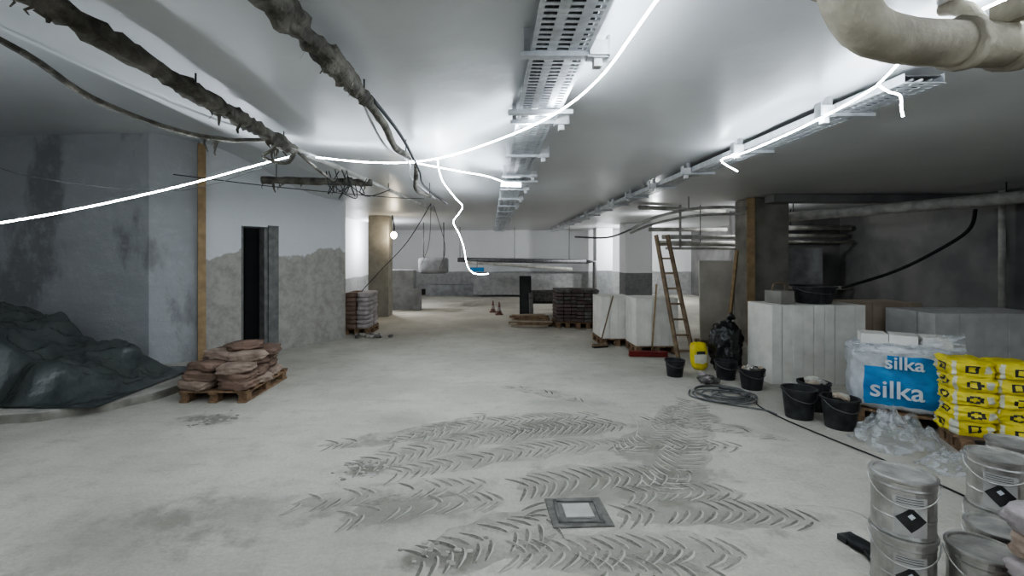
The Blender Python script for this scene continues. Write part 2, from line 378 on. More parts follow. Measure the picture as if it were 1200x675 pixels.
# ------------------------------------------------------------------ cable trays
def tray(name, x0, x1, y0, y1, z, brk_x, brk_sign):
    b = B(name); w = x1 - x0; h = 0.06
    b.box((x0, (y0 + y1) / 2, z + h / 2), (0.004, y1 - y0, h), M_galv); b.box((x1, (y0 + y1) / 2, z + h / 2), (0.004, y1 - y0, h), M_galv)
    for f in (0.0, 0.30, 0.38, 0.68, 0.76, 1.0):
        b.box((x0 + w * f, (y0 + y1) / 2, z), (0.024, y1 - y0, 0.004), M_galv)
    y = y0
    while y < y1:
        b.box(((x0 + x1) / 2, y, z), (w, 0.022, 0.005), M_galv); y += 0.05 if y < 9 else 0.1
    b.box(((x0 + x1) / 2, (y0 + y1) / 2, z + 0.045), (w * 0.9, y1 - y0, 0.004), M_gdark)
    for k in range(3):
        xx = x0 + w * (0.2 + 0.25 * k)
        b.tube([(xx + 0.01 * R.uniform(-1, 1), yy, z + 0.02) for yy in [y0 + (y1 - y0) * i / 12 for i in range(13)]], 0.009, M_wcab if k == 1 else M_gcab, 6, True, 2)
    y = y0 + 0.6
    while y < y1:
        for xx in ((x0 - 0.03), (x1 + 0.03)):
            b.box((xx, y, (z + CZ - .002) / 2), (0.03, 0.04, CZ - .002 - z), M_galv)
        b.box(((x0 + x1) / 2, y, z - 0.015), (w + 0.12, 0.045, 0.025), M_galv)
        bx = brk_x + brk_sign * 0.055
        b.box((bx, y, z - 0.03), (0.11, 0.07, 0.012), M_galv); b.box((bx + brk_sign * 0.05, y, z + 0.02), (0.012, 0.07, 0.11), M_galv)
        b.box((bx, y - 0.03, z + 0.01), (0.09, 0.01, 0.08), M_wcab); b.box((bx, y + .01, z - 0.055), (0.04, 0.05, 0.04), M_wcab)
        y += 1.22
    return b.done()
tray('cable_tray', 0.22, 0.50, 0.6, 20.0, 2.80, 0.50, 1)
tray('cable_tray', 2.52, 2.76, 2.85, 20.5, 2.80, 2.52, -1)
b = B('unistrut_rail'); b.box((0.36, 1.55, 2.775), (0.40, 0.05, 0.03), M_galv)
b.box((0.36, 3.35, 2.775), (0.46, 0.05, 0.03), M_galv); b.box((0.40, 6.5, 2.76), (0.5, 0.3, 0.02), M_galv); b.done()

# ------------------------------------------------------------------ pipes
def hangers(b, pts, top=None, r=0.006):
    for p in pts: b.tube([p, (p[0], p[1], ceil_z(p[0], p[1]) - 0.002)], r, M_rub, 6, False)
def rags(b, path, cnt, mt, ln=(0.05, 0.16), w=0.05):
    for i in range(cnt):
        t = R.random() * (len(path) - 1); k = int(t); f = t - k
        p = Vector(path[k]).lerp(Vector(path[k + 1]), f); L = R.uniform(*ln)
        a = R.uniform(0, 3); dx = Vector((math.cos(a), math.sin(a), 0)) * w * R.uniform(0.4, 1)
        vs = []
        for q in range(4):
            s2 = q / 3; o = Vector((R.uniform(-.02, .02), R.uniform(-.02, .02), -L * s2 - 0.03))
            vs += [p + o - dx * (1 - 0.7 * s2) * .5, p + o + dx * (1 - 0.7 * s2) * .5]
        b.add(vs, [(0, 1, 3, 2), (2, 3, 5, 4), (4, 5, 7, 6)], mt, True)
b = B('lagged_pipe')
P1 = [(-1.86, 0.6, 2.80), (-1.86, 1.9, 2.81), (-1.88, 3.0, 2.79), (-1.92, 3.9, 2.80), (-1.93, 4.6, 2.79)]
b.tube(P1, 0.055, M_lag, 14, sub=18, wob=0.6, wsc=5); rags(b, P1, 16, M_lag, (.03, .10))
b.tube([(-1.93, 4.5, 2.80), (-1.62, 7.5, 2.81), (-1.28, 11.0, 2.81)], 0.032, M_pipe, 10)
hangers(b, [(-1.86, 1.9, 2.8), (-1.88, 3.0, 2.8), (-1.93, 4.4, 2.8), (-1.62, 7.5, 2.8), (-1.3, 10.7, 2.8)]); b.done()
b = B('lagged_pipe')
P2 = [(-0.92, 0.6, 2.80), (-0.90, 1.9, 2.81), (-0.84, 2.6, 2.79), (-0.83, 3.2, 2.80)]
b.tube(P2, [0.075, 0.07, 0.06, 0.035], M_lag, 14, sub=18, wob=0.6, wsc=5); rags(b, P2, 9, M_lag, (.03, .10))
b.tube([(-0.83, 3.15, 2.80), (-0.80, 3.6, 2.74), (-0.86, 4.3, 2.74), (-0.82, 5.2, 2.78), (-1.0, 6.4, 2.66), (-0.96, 7.6, 2.72)], 0.028, M_lag, 10, wob=0.3)
b.tube([(-0.80, 3.15, 2.82), (-0.76, 4.0, 2.78), (-0.78, 5.2, 2.70), (-0.92, 6.6, 2.74), (-0.7, 7.6, 2.60)], 0.014, M_rub, 8)
b.tube([(-0.87, 3.15, 2.82), (-0.90, 4.0, 2.70), (-0.86, 5.0, 2.74), (-1.0, 6.0, 2.74), (-1.0, 8.6, 2.8)], 0.010, M_wcab, 8)
hangers(b, [(-0.9, 1.9, 2.82), (-0.83, 3.1, 2.80), (-0.84, 4.7, 2.75), (-0.96, 7.5, 2.72)]); b.done()
b = B('black_hose')
P3 = [(-2.95, 1.6, 3.0), (-2.72, 2.6, 2.95), (-2.72, 3.2, 2.83), (-2.55, 3.8, 2.77), (-2.35, 4.2, 2.79), (-2.08, 4.5, 2.86), (-1.93, 4.55, 2.82)]
b.tube(P3, 0.021, M_lag, 8, wob=0.3); rags(b, P3[3:], 8, M_lag)
b.tube([(-1.93, 4.5, 2.82), (-1.85, 4.9, 2.70), (-1.80, 5.3, 2.62), (-1.85, 5.6, 2.66)], 0.015, M_lag, 7, wob=0.4)
b.tube([(-2.0, 4.5, 2.80), (-2.15, 4.45, 2.70), (-2.0, 4.6, 2.66), (-1.9, 4.6, 2.78)], 0.02, M_lag, 7, wob=0.5); b.done()
b = B('hanging_wire_tangle')
for i in range(9):
    x = -1.9 + R.uniform(-.15, .25); y = 6.0 + R.uniform(-.4, .4)
    b.tube([(x, y, 2.8), (x + R.uniform(-.1, .1), y, 2.62), (x + R.uniform(-.15, .2), y + .1, 2.50 + R.uniform(-.06, .1)), (x + R.uniform(0, .3), y + .1, 2.66)], 0.006, M_rub, 5)
b.tube([(-1.9, 6.3, 2.80), (-1.9, 6.3, 2.72)], 0.05, M_lag, 8, False, wob=0.4); b.done()
b = B('cross_pipe'); P = [(-3.2, 6.6, 2.82), (-2.4, 6.6, 2.80), (-1.65, 6.55, 2.77)]
b.tube(P, 0.05, M_lag, 12, wob=0.25, sub=10); rags(b, P, 8, M_lag); hangers(b, [(-3.0, 6.6, 2.8), (-2.0, 6.6, 2.8)]); b.done()
b = B('sagging_wire')
b.tube([(-7.6, 7.0, 3.3), (-4.6, 4.6, 2.55), (-3.3, 5.0, 2.45), (-2.0, 4.7, 2.75)], 0.004, M_gcab, 5)
b.tube([(-3.1, 4.6, 2.55), (-2.6, 6.0, 2.62), (-1.7, 8.0, 2.75), (-1.2, 8.6, 2.8)], 0.006, M_rub, 5)
b.tube([(-0.95, 7.6, 2.6), (-1.6, 9.0, 2.0), (-2.4, 10.4, 1.45), (-2.9, 10.6, 0.95)], 0.008, M_rub, 5)
b.tube([(-0.95, 7.6, 2.6), (-1.3, 10.0, 2.0), (-1.9, 13.0, 1.5)], 0.006, M_rub, 5)
b.tube([(-0.9, 7.6, 2.55), (-0.95, 10.0, 1.9), (-1.4, 13.0, 1.4)], 0.006, M_rub, 5); b.done()

b = B('soil_pipe')
b.tube([(1.37, 1.84, 2.912), (1.385, 1.85, 2.85), (1.45, 1.88, 2.74), (1.58, 1.93, 2.67), (1.78, 1.97, 2.65), (2.1, 2.0, 2.65), (2.7, 2.02, 2.67), (4.4, 2.1, 2.72)], 0.092, M_bigp, 24, sub=10, wob=0.05)
for a in ((1.98, 1.99, 2.65), (2.20, 2.0, 2.65)):
    b.tube([a, (a[0] + 0.05, a[1] + 0.005, a[2])], 0.108, M_bigp, 20, False, wob=0.1)
b.tube([(1.36, 1.84, 2.80), (1.37, 1.84, 2.87)], 0.104, M_bigp, 20, False)
b.box((2.16, 1.93, 2.76), (0.05, 0.14, 0.09), M_bigp, 0.2)
b.tube([(2.12, 2.0, 2.7), (2.13, 2.1, 2.85), (2.13, 2.2, 2.912)], 0.035, M_bigp, 12)
hangers(b, [(2.5, 2.0, 2.75), (3.8, 2.08, 2.8)], r=0.01); b.done()

b = B('recess_pipework')
b.tube([(5.8, 10.6, 2.55), (6.4, 9.9, 2.58), (8.95, 6.4, 2.70)], 0.10, M_pipe, 14, False)
for (z, y, r) in ((2.45, 11.7, .06), (2.26, 11.8, .05), (2.10, 11.6, .035)):
    b.tube([(6.35, y, z), (9.0, y, z)], r, M_pipe, 10, False)
b.tube([(6.6, 11.7, 2.9), (6.6, 11.7, 1.2), (6.7, 11.7, 1.0), (9.0, 11.7, 0.95)], 0.05, M_pipe, 10)
b.tube([(6.9, 11.4, 2.3), (6.9, 11.4, 1.3)], 0.16, M_tank, 14, False)
b.tube([(8.9, 8.6, 2.6), (8.75, 8.6, 2.2), (8.3, 8.9, 1.75), (7.9, 9.3, 1.4), (7.2, 9.6, 1.1)], 0.03, M_rub, 8)
b.tube([(8.95, 8.2, 2.9), (8.95, 8.2, 0.6)], 0.05, M_pipe, 10, False)
b.box((7.7, 11.9, 1.5), (1.2, 0.4, 0.9), M_tank)
hangers(b, [(6.4, 9.9, 2.6), (8.2, 7.45, 2.7), (7.5, 11.7, 2.45)], r=0.01); b.done()
b = B('overhead_pipework')
b.tube([(2.9, 9.6, 2.30), (3.3, 9.4, 2.52), (3.9, 9.2, 2.66), (4.5, 9.1, 2.70), (5.0, 9.15, 2.68)], 0.03, M_pipe, 10)
b.tube([(2.9, 9.7, 2.22), (3.4, 9.6, 2.42), (4.1, 9.3, 2.55), (5.0, 9.2, 2.58)], 0.025, M_pipe, 10)
b.tube([(2.9, 9.6, 2.30), (2.6, 10.4, 2.16), (2.0, 11.0, 2.20)], 0.02, M_gdark, 8)
for (z, y, r) in ((2.18, 10.6, .05), (2.04, 10.8, .06), (1.92, 10.4, .03), (2.4, 11.5, .05)):
    b.tube([(3.9, y, z), (5.85, y + .1, z)], r, M_pipe, 10, False)
b.tube([(4.3, 10.6, 2.9), (4.3, 10.6, 1.9)], 0.03, M_pipe, 8, False)
b.tube([(3.4, 10.7, 2.86), (5.8, 11.6, 2.86)], 0.05, M_pipe, 8, False)
hangers(b, [(3.9, 9.2, 2.66), (4.8, 10.7, 2.05)], r=0.008); b.done()
b = B('far_pipework')
b.tube([(-1.3, 19.0, 1.60), (3.9, 19.0, 1.52)], 0.09, M_gdark, 10, False)
b.tube([(-0.9, 18.6, 1.50), (3.3, 18.8, 1.22)], 0.06, M_pipe, 10, False)
b.tube([(3.9, 19.0, 1.52), (4.25, 19.0, 1.52), (4.25, 19.0, 0.0)], 0.09, M_gdark, 10, False)
b.box((-0.5, 18.5, 1.22), (0.55, 0.3, 0.16), M_blue)
for x in (-1.2, 1.0, 3.2): b.tube([(x, 18.9, 1.6), (x, 18.9, 2.915)], 0.012, M_gdark, 6, False)
b.box((-0.5, 18.5, 1.4), (0.02, 0.02, 0.35), M_gdark); b.done()
b = B('water_tank'); b.bag((-1.95, 16.3, 1.42), (1.0, 0.8, 0.55), M_tank, 8, 8, 0.02); b.tube([(-1.6, 16.3, 1.6), (-1.6, 16.3, 2.915)], 0.02, M_gdark, 6, False); b.tube([(-2.3, 16.3, 1.6), (-2.3, 16.3, 2.915)], 0.02, M_gdark, 6, False); b.done()
b = B('wall_partition_stub'); b.box((-3.0, 15.4, 0.65), (1.1, 0.5, 1.3), M_tank); b.box((-2.35, 15.2, 0.35), (0.25, 0.3, 0.7), M_tank); b.done(0.02)

# ------------------------------------------------------------------ LED ropes, bulb and added fill lights
RR = 0.006
def rope(paths, joins=(), r=RR):
    b = B('led_rope_light')
    for p in paths: b.tube(p, r, M_led, 6, sub=4)
    for j in joins: b.tube(j, 0.012, M_wcab, 6, False)
    b.done()
rope([[(-4.3, 2.4, 1.70), (-3.34, 3.2, 1.975), (-2.7, 3.9, 2.30), (-2.2, 4.5, 2.63), (-1.96, 4.7, 2.755)]], [[(-1.96, 4.7, 2.755), (-1.93, 4.65, 2.80)]])
rope([[(-1.78, 4.8, 2.76), (-1.3, 4.9, 2.73), (-0.85, 4.96, 2.74), (-0.37, 4.65, 2.75), (0.184, 3.9, 2.76), (0.47, 3.27, 2.75), (0.62, 2.69, 2.76), (0.66, 2.05, 2.77), (0.68, 1.0, 2.77), (0.7, -1.0, 2.77), (0.6, -2.6, 2.75)]],  # stretch behind the camera is unseen, added for light
     [[(-1.93, 4.65, 2.80), (-1.78, 4.8, 2.76)]])
rope([[(-0.85, 4.96, 2.745), (-0.34, 5.5, 2.74), (0.0, 6.0, 2.76), (0.31, 6.6, 2.74)], [(0.16, 6.6, 2.735), (0.44, 6.66, 2.74)], [(0.18, 6.5, 2.725), (0.42, 6.55, 2.73)]])
rope([[(-0.54, 4.85, 2.75), (-0.58, 5.4, 2.72), (-0.58, 6.0, 2.67), (-0.50, 7.0, 2.60), (-0.44, 7.6, 2.55), (-0.55, 8.2, 2.48), (-0.66, 8.5, 2.36), (-0.56, 8.5, 2.16), (-0.47, 8.5, 1.90), (-0.42, 8.5, 1.62), (-0.34, 8.5, 1.47), (-0.20, 8.5, 1.42), (-0.03, 8.45, 1.43)]])
rope([[(2.66, 5.04, 2.66), (2.44, 4.95, 2.76), (2.44, 4.5, 2.74), (2.44, 3.8, 2.75), (2.42, 3.27, 2.77), (2.33, 2.85, 2.77), (2.30, 2.75, 2.78), (2.2, 2.3, 2.85), (2.3, 1.7, 2.86), (2.6, 0.6, 2.84), (2.6, -2.5, 2.8)],  # rope beyond the frame is unseen, added for light
      [(2.33, 2.82, 2.78), (2.38, 2.8, 2.73), (2.43, 2.78, 2.70), (2.42, 2.76, 2.62), (2.43, 2.76, 2.57)]])
rope([[(-6.0, -1.5, 2.9), (-5.0, 1.0, 2.6), (-4.3, 2.4, 1.70)]])  # unseen extra rope on the left, added to brighten the foreground
rope([[(2.6, -2.5, 2.8), (4.2, -2.2, 2.75), (5.6, -1.0, 2.78), (6.0, 1.0, 2.80)]])  # unseen extra rope on the right, added to brighten that side
b = B('bare_bulb_lamp'); b.bag((-2.72, 13.3, 2.34), (0.17, 0.17, 0.2), M_bulb, 2, 5, 0.0); b.tube([(-2.72, 13.3, 2.42), (-2.72, 13.35, 2.6), (-2.80, 13.48, 2.91)], 0.02, M_rub, 6); b.done()

def add_fill(name, loc, e, col, r=0.05):  # unseen point lights added as fill, without fixtures
    L = bpy.data.lights.new(name, 'POINT'); L.energy = e; L.color = col; L.shadow_soft_size = r
    o = bpy.data.objects.new(name, L); o.location = loc; scene.collection.objects.link(o)
add_fill('fill_light', (5.75, 18.3, 2.3), 210, (0.95, 0.98, 1))  # added out of sight behind a column to lift the far end
add_fill('fill_light', (-3.7, 15.6, 2.3), 120, (0.95, 0.97, 1))
add_fill('fill_light', (4.5, 12.8, 2.5), 34, (0.95, 0.98, 1))
add_fill('fill_light', (6.15, 10.9, 2.62), 36, (0.95, 0.98, 1))  # added to brighten the recess

# ------------------------------------------------------------------ pallets & sacks
def pallet(b, x0, y0, lx, ly, mt=None, z=0.0):
    mt = mt or M_pal
    for i in range(6):
        b.box((x0 + lx / 2, y0 + 0.05 + (ly - 0.1) * i / 5, z + 0.133), (lx, min(0.11, ly / 6), 0.022), mt)
    for fx in (0.07, 0.5, 0.93):
        b.box((x0 + lx * fx, y0 + ly / 2, z + 0.111), (0.1, ly, 0.022), mt)
        b.box((x0 + lx * fx, y0 + ly / 2, z + 0.011), (0.1, ly, 0.022), mt)
        for fy in (0.08, 0.5, 0.92): b.box((x0 + lx * fx, y0 + ly * fy, z + 0.061), (0.1, 0.12, 0.08), mt)
b = B('pallet_of_cement_sacks'); pallet(b, -3.70, 5.58, 0.80, 1.15)
k = 0
for lay in range(5):
    rows = [5.75, 6.08, 6.42] if lay < 3 else ([5.95, 6.30] if lay == 3 else [6.1])
    for yy in rows:
        for xx in ((-3.50, -3.10) if lay < 3 else ((-3.42, -3.08) if lay == 3 else (-3.12,))):
            k += 1
            b.bag((xx + R.uniform(-.06, .06), yy + R.uniform(-.05, .05), 0.200 + lay * 0.098), (0.40, 0.31, 0.125), M_sack if R.random() < .5 else M_sack2, 6, 10, 0.14, k, R.uniform(-.35, .35), R.uniform(-.12, .12), R.uniform(-.12, .12), 0.3)
b.done()
b = B('pallet_of_sacks'); pallet(b, -3.24, 10.4, 0.56, 0.9)
for lay in range(8):
    for yy in (10.6, 11.05):
        for xx in (-3.10, -2.82):
            k += 1; b.bag((xx, yy, 0.19 + lay * 0.098), (0.29, 0.46, 0.115), M_sack if xx < -3 else M_sackg, 5, 5, 0.08, k, R.uniform(-.08, .08))
b.done()
b = B('rubble_pile')
for i in range(26): k += 1; b.bag((-2.55 + R.gauss(0, .2), 10.15 + R.gauss(0, .1), 0.03), (R.uniform(.06, .2), R.uniform(.06, .16), R.uniform(.04, .1)), M_rubble if R.random() < .6 else M_slab, 3, 3, 0.3, k, R.uniform(0, 3), flat=True)
b.done()

def tz(x, y):
    prof = [(-7.2, 1.15), (-5.95, 1.08), (-5.80, 0.98), (-5.62, 0.66), (-5.45, 0.47), (-5.15, 0.48), (-4.95, 0.42), (-4.75, 0.26), (-4.52, 0.13), (-4.3, 0.11), (-4.2, 0.10)]
    z = 1.15
    for (a, c) in zip(prof, prof[1:]):
        if a[0] <= x <= c[0]: z = a[1] + (c[1] - a[1]) * (x - a[0]) / (c[0] - a[0])
    e = sstep(5.12, 5.5, y + 0.15 * noise.noise((x * 3, 0, 0))) * (1 - sstep(6.5, 6.9, y))
    f = lambda a, c, s: 0.3 - abs(noise.noise((a, c, s)))
    w = noise.noise((x * 1.6, y * 1.6, 0)) * 0.14 + f(x * 2.2 + y * 1.4, y * 1.1 - x, 3) ** 1 * 0.15 + f(x * 5 - y * 3, y * 2.2 + x, 8) * 0.09 + f(x * 11 + y * 5, y * 4, 2) * .03
    return 0.108 + max(0, (z - 0.09) * e * 0.88 + w * (0.22 + 0.78 * e) * min(1, max(0, (x + 4.26) * -2.2)))
grid('tarpaulin_covered_pile', -7.2, -4.26, 5.06, 6.95, 170, 120, tz, M_tarp)

# ------------------------------------------------------------------ block stacks
def stack(name, x0, x1, y0, y1, h, mt, nx, nz_=2, pal=True):
    b = B(name); z0 = 0.0
    if pal: pallet(b, x0, y0, x1 - x0, y1 - y0); z0 = 0.145
    w = (x1 - x0) / nx; ny = max(1, round((y1 - y0) / 0.3)); dy = (y1 - y0) / ny; dz = (h - z0) / nz_
    for i in range(nx):
        for j in range(ny):
            for q in range(nz_):
                b.box((x0 + w * (i + .5) + R.uniform(-.003, .003), y0 + dy * (j + .5) + R.uniform(-.008, .008), z0 + dz * (q + .5)), (w - 0.004, dy - 0.005, dz - 0.002), mt)
    return b
b = stack('stack_of_aerated_blocks', 3.84, 5.12, 6.38, 7.0, 1.08, M_block, 9, 1, pal=False); b.done(0.005)
b = stack('stack_of_boards', 5.16, 6.68, 7.25, 7.9, 1.02, M_brown, 2, 1); b.done(0.006)
b = stack('stack_of_aerated_blocks', 6.02, 7.7, 6.35, 7.15, 0.97, M_block2, 5, 1); b.done(0.006)
b = stack('stack_of_aerated_blocks', 2.17, 2.80, 9.1, 9.9, 0.95, M_block, 4, 1); b.done(0.005)
b = stack('stack_of_aerated_blocks', 2.60, 3.36, 8.35, 8.98, 1.0, M_block, 5, 1); b.done(0.005)
b = B('red_steel_beam'); b.box((2.75, 8.15, 0.02), (0.65, 0.1, 0.016), M_red, -0.1); b.box((2.75, 8.15, 0.05), (0.65, 0.015, 0.07), M_red, -0.1); b.box((2.75, 8.15, 0.09), (0.65, 0.1, 0.016), M_red, -0.1); b.done()
b = B('plasterboard_panel'); b.box((4.45, 9.22, 0.88), (0.66, 0.05, 1.56), M_board, 0, -0.03); b.box((4.45, 9.25, 0.05), (0.7, 0.3, 0.1), M_oldwood); b.done()
b = B('timber_prop'); b.beam((4.28, 8.5, 0.0), (4.74, 9.0, 1.85), 0.05, 0.09, M_wood); b.done()
b = B('timber_prop'); b.beam((5.12, 9.2, 0.0), (5.14, 9.25, 2.9), 0.14, 0.05, M_wood); b.done()
b = B('ladder')
bl, br_, tl, tr_ = Vector((3.16, 7.85, 0.0)), Vector((3.42, 7.85, 0.0)), Vector((2.94, 8.3, 2.12)), Vector((3.14, 8.3, 2.12))
b.beam(bl, tl, 0.035, 0.07, M_oldwood); b.beam(br_, tr_, 0.035, 0.07, M_oldwood)
for i in range(8):
    t = (i + 0.6) / 8.2; b.beam(bl.lerp(tl, t), br_.lerp(tr_, t), 0.05, 0.03, M_oldwood)
b.done(0.003)
b = B('broom'); b.tube([(2.12, 9.0, 0.06), (2.38, 9.06, 0.98)], 0.014, M_oldwood, 8, False); b.box((2.11, 8.98, 0.045), (0.3, 0.07, 0.05), M_oldwood, 0.3); b.box((2.11, 8.98, 0.015), (0.3, 0.09, 0.03), M_rub, 0.3); b.done()
b = B('timber_batten'); b.tube([(2.86, 8.28, 0.05), (2.95, 8.3, 1.25)], 0.016, M_wood, 8, False); b.done()
b = B('pallet_of_roof_tiles')
for (x0, y0) in ((1.62, 11.4), (2.1, 11.3)):
    pallet(b, x0, y0, 0.55, 0.8)
    for i in range(3):
        for q in range(9):
            b.box((x0 + 0.09 + 0.18 * i, y0 + 0.4, 0.19 + q * 0.088), (0.165 + R.uniform(-.01, .01), 0.76, 0.07), M_brick if R.random() < .75 else M_rubble)
b.done()
b = B('stack_of_planks')
for i in range(14): b.box((1.05 + R.uniform(-.15, .1), 11.7 + R.uniform(-.2, .3), 0.03 + (i // 3) * 0.055), (0.95 + R.uniform(-.2, .1), 0.14, 0.045), M_pal if i % 2 else M_brown, R.uniform(-.15, .15))
b.done()
b = B('leaning_dark_boards')
b.box((0.98, 12.9, 0.6), (0.32, 0.06, 1.2), M_base, 0, -0.12); b.box((1.12, 12.7, 0.38), (0.1, 0.06, 0.76), M_rubble, 0.2, -0.12)
b.box((1.7, 13.6, 0.42), (1.4, 0.6, 0.04), M_base)
for x in (1.1, 2.3): b.box((x, 13.6, 0.2), (0.06, 0.5, 0.4), M_base)
b.box((1.5, 13.6, 0.6), (0.9, 0.4, 0.3), M_rubble); b.done()
def cone(x, y, h):
    b = B('traffic_cone'); b.box((x, y, 0.015), (h * .6, h * .6, 0.03), M_cone)
    b.lathe([(h * .22, 0.03), (h * .17, h * .3)], (x, y, 0), M_cone, 16); b.lathe([(h * .17, h * .3), (h * .11, h * .6)], (x, y, 0), M_sackg, 16); b.lathe([(h * .11, h * .6), (h * .04, h)], (x, y, 0), M_cone, 16); b.done()
cone(0.10, 14.6, 0.36); cone(0.28, 14.0, 0.38)

# ------------------------------------------------------------------ buckets, bags, tools
def bucket(x, y, r, h, z=0.0, fill=M_rubble, nm='black_bucket', spill=0):
    b = B(nm)
    b.lathe([(r * .78, 0), (r * .98, h * .93), (r * 1.06, h * .93), (r * 1.06, h), (r * .95, h), (r * .90, h * .78)], (x, y, z), M_buck, 28, top=False)
    b.lathe([(r * .91, h * .78), (r * .5, h * .82), (r * .1, h * .85)], (x, y, z), fill, 20, bot=False)
    b.tube([(x - r * 1.05, y, z + h * .93), (x - r * .8, y - r * .6, z + h * .72), (x, y - r * 1.08, z + h * .62), (x + r * .8, y - r * .6, z + h * .72), (x + r * 1.05, y, z + h * .93)], 0.005, M_gdark, 6)
    for i in range(spill):
        global k; k += 1
        b.bag((x + R.uniform(-.6, .6) * r, y + R.uniform(-.6, .6) * r, z + h * .95 + R.uniform(0, .04)), (R.uniform(.06, .16), R.uniform(.04, .1), R.uniform(.03, .07)), M_slab if R.random() < .6 else M_brown, 3, 3, 0.3, k, R.uniform(0, 3), R.uniform(-.5, .5), R.uniform(-.5, .5), flat=True)
    b.done()
bucket(2.70, 6.85, 0.135, 0.24)
bucket(3.37, 6.70, 0.15, 0.26)
bucket(3.46, 6.20, 0.155, 0.27, spill=7)
bucket(3.36, 5.10, 0.165, 0.32)
bucket(3.58, 4.80, 0.165, 0.31, spill=3)
bucket(3.70, 5.36, 0.16, 0.32, spill=14)
bucket(4.62, 6.70, 0.27, 0.24, 1.08, nm='mortar_tub')
b = B('hand_tool_box'); b.box((4.12, 6.68, 1.17), (0.22, 0.3, 0.18), M_rawcol, 0.2); b.tube([(4.02, 6.68, 1.22), (4.04, 6.68, 1.35), (4.20, 6.7, 1.35), (4.22, 6.7, 1.22)], 0.012, M_oldwood, 6); b.done(0.01)
b = B('bin_bag'); b.bag((3.62, 7.2, 0.36), (0.42, 0.40, 0.76), M_bag, 2.6, 14, 0.22, 5, 0.3, wsc=3.5); b.tube([(3.63, 7.2, 0.66), (3.66, 7.19, 0.78), (3.70, 7.15, 0.84)], [0.06, 0.03, 0.06], M_bag, 8, wob=0.4); b.done()
b = B('yellow_plaster_bag'); b.bag((3.23, 7.25, 0.21), (0.25, 0.14, 0.42), M_yel, 4, 9, 0.10, 6, 0.1, -0.12, matfn=lambda x, y, z: M_yelw if (y < -.9 and -.5 < z < 0.05) else (M_prbl if (y < -.9 and .2 < z < .4 and abs(x) < .6) else M_yel)); b.done()
b = B('crumpled_foil_scrap')
for i in range(14): k += 1; b.bag((2.99 + R.gauss(0, .06), 6.48 + R.gauss(0, .07), 0.04 + abs(R.gauss(0, .03))), (R.uniform(.08, .15), R.uniform(.07, .12), R.uniform(.05, .09)), M_sackg if R.random() < .5 else M_rubble, 2.5, 4, 0.4, k, R.uniform(0, 3), flat=True)
b.done()
b = B('cable_coil')
pts = []
for i in range(150):
    t = i / 150; a = t * 2 * math.pi * 7.3; r = 0.26 + 0.10 * math.sin(t * 23) + 0.05 * math.sin(t * 51)
    pts.append((2.94 + 1.0 * r * math.cos(a) + 0.08 * math.sin(t * 9), 5.85 + r * math.sin(a) * 0.9 + 0.08 * math.cos(t * 7), 0.012 + 0.03 * t))
b.tube(pts, 0.009, M_gcab, 6, sub=2)
b.tube([pts[-1], (3.2, 5.7, 0.02), (3.12, 5.45, 0.012), (3.14, 5.0, .011), (3.24, 4.5, 0.011), (3.36, 4.0, 0.011), (3.44, 3.4, 0.011), (3.42, 3.1, 0.011)], 0.007, M_rub, 6)
b.tube([(2.6, 6.1, .012), (2.5, 5.8, .012), (2.8, 5.5, .012), (3.1, 5.3, .012), (3.15, 5.15, .012)], 0.009, M_gcab, 6); b.done()

# block pack in printed film: turned towards the aisle
PX, PY, PA = 3.86, 5.0, math.radians(-34)
def sfn(x, y, z):
    if y < -0.99 and -.72 < x < 0.90 and (-.80 < z < .72) and not (x < -.3 and z > .35) and not (x > .2 and .05 < z < .12): return M_blue
    return M_white
b = B('film_wrapped_block_pack'); pallet(b, PX, PY, 0.80, 0.66)
b.bag((PX + .40, PY + .34, 0.48), (0.84, 0.70, 0.68), M_white, 8, 22, 0.06, 4, 0.0, matfn=sfn, wsc=3)
for i in range(3): b.box((PX + .2 + .25 * i, PY + .36, 0.85), (0.23, 0.3, 0.12), M_block, R.uniform(-.1, .1))
b.spin(PX, PY, PA); pack = b.done()
fl = B('loose_film')
vs = []; fs = []; N1, N2 = 34, 14
for j in range(N2 + 1):
    for i in range(N1 + 1):
        u = i / N1; x = PX - .04 + 0.90 * u; t = j / N2
        vs.append((x + 0.05 * noise.noise((x * 5, t * 3, 1)), PY - .03 + 0.10 * noise.noise((x * 6, t * 4, 2)) + 0.12 * t, .74 + t * (0.08 + 0.14 * abs(noise.noise((x * 3, 0, 7))) + 0.16 * max(0, u - .6) * 2.5)))
for j in range(N2):
    for i in range(N1): a = j * (N1 + 1) + i; fs.append((a, a + 1, a + N1 + 2, a + N1 + 1))
fl.add(vs, fs, M_film, True)
fl.spin(PX, PY, PA)
o = fl.done(); o.parent = pack; o.matrix_parent_inverse = pack.matrix_basis.inverted()
for (tx, tzz, sz) in ((0.26, 0.60, 0.18), (0.14, 0.30, 0.25)):
    cu = bpy.data.curves.new('print', 'FONT'); cu.body = 'silka'; cu.size = sz; cu.extrude = 0.001; cu.offset = 0.003; cu.materials.append(M_wtext)
    o = bpy.data.objects.new('print', cu)
    v = Matrix.Translation((PX, PY, 0)) @ Matrix.Rotation(PA, 4, 'Z') @ Vector((tx, -0.038, tzz))
    o.location = v; o.rotation_euler = (math.pi / 2, 0, PA); scene.collection.objects.link(o)
    o.parent = pack; o.matrix_parent_inverse = pack.matrix_basis.inverted()

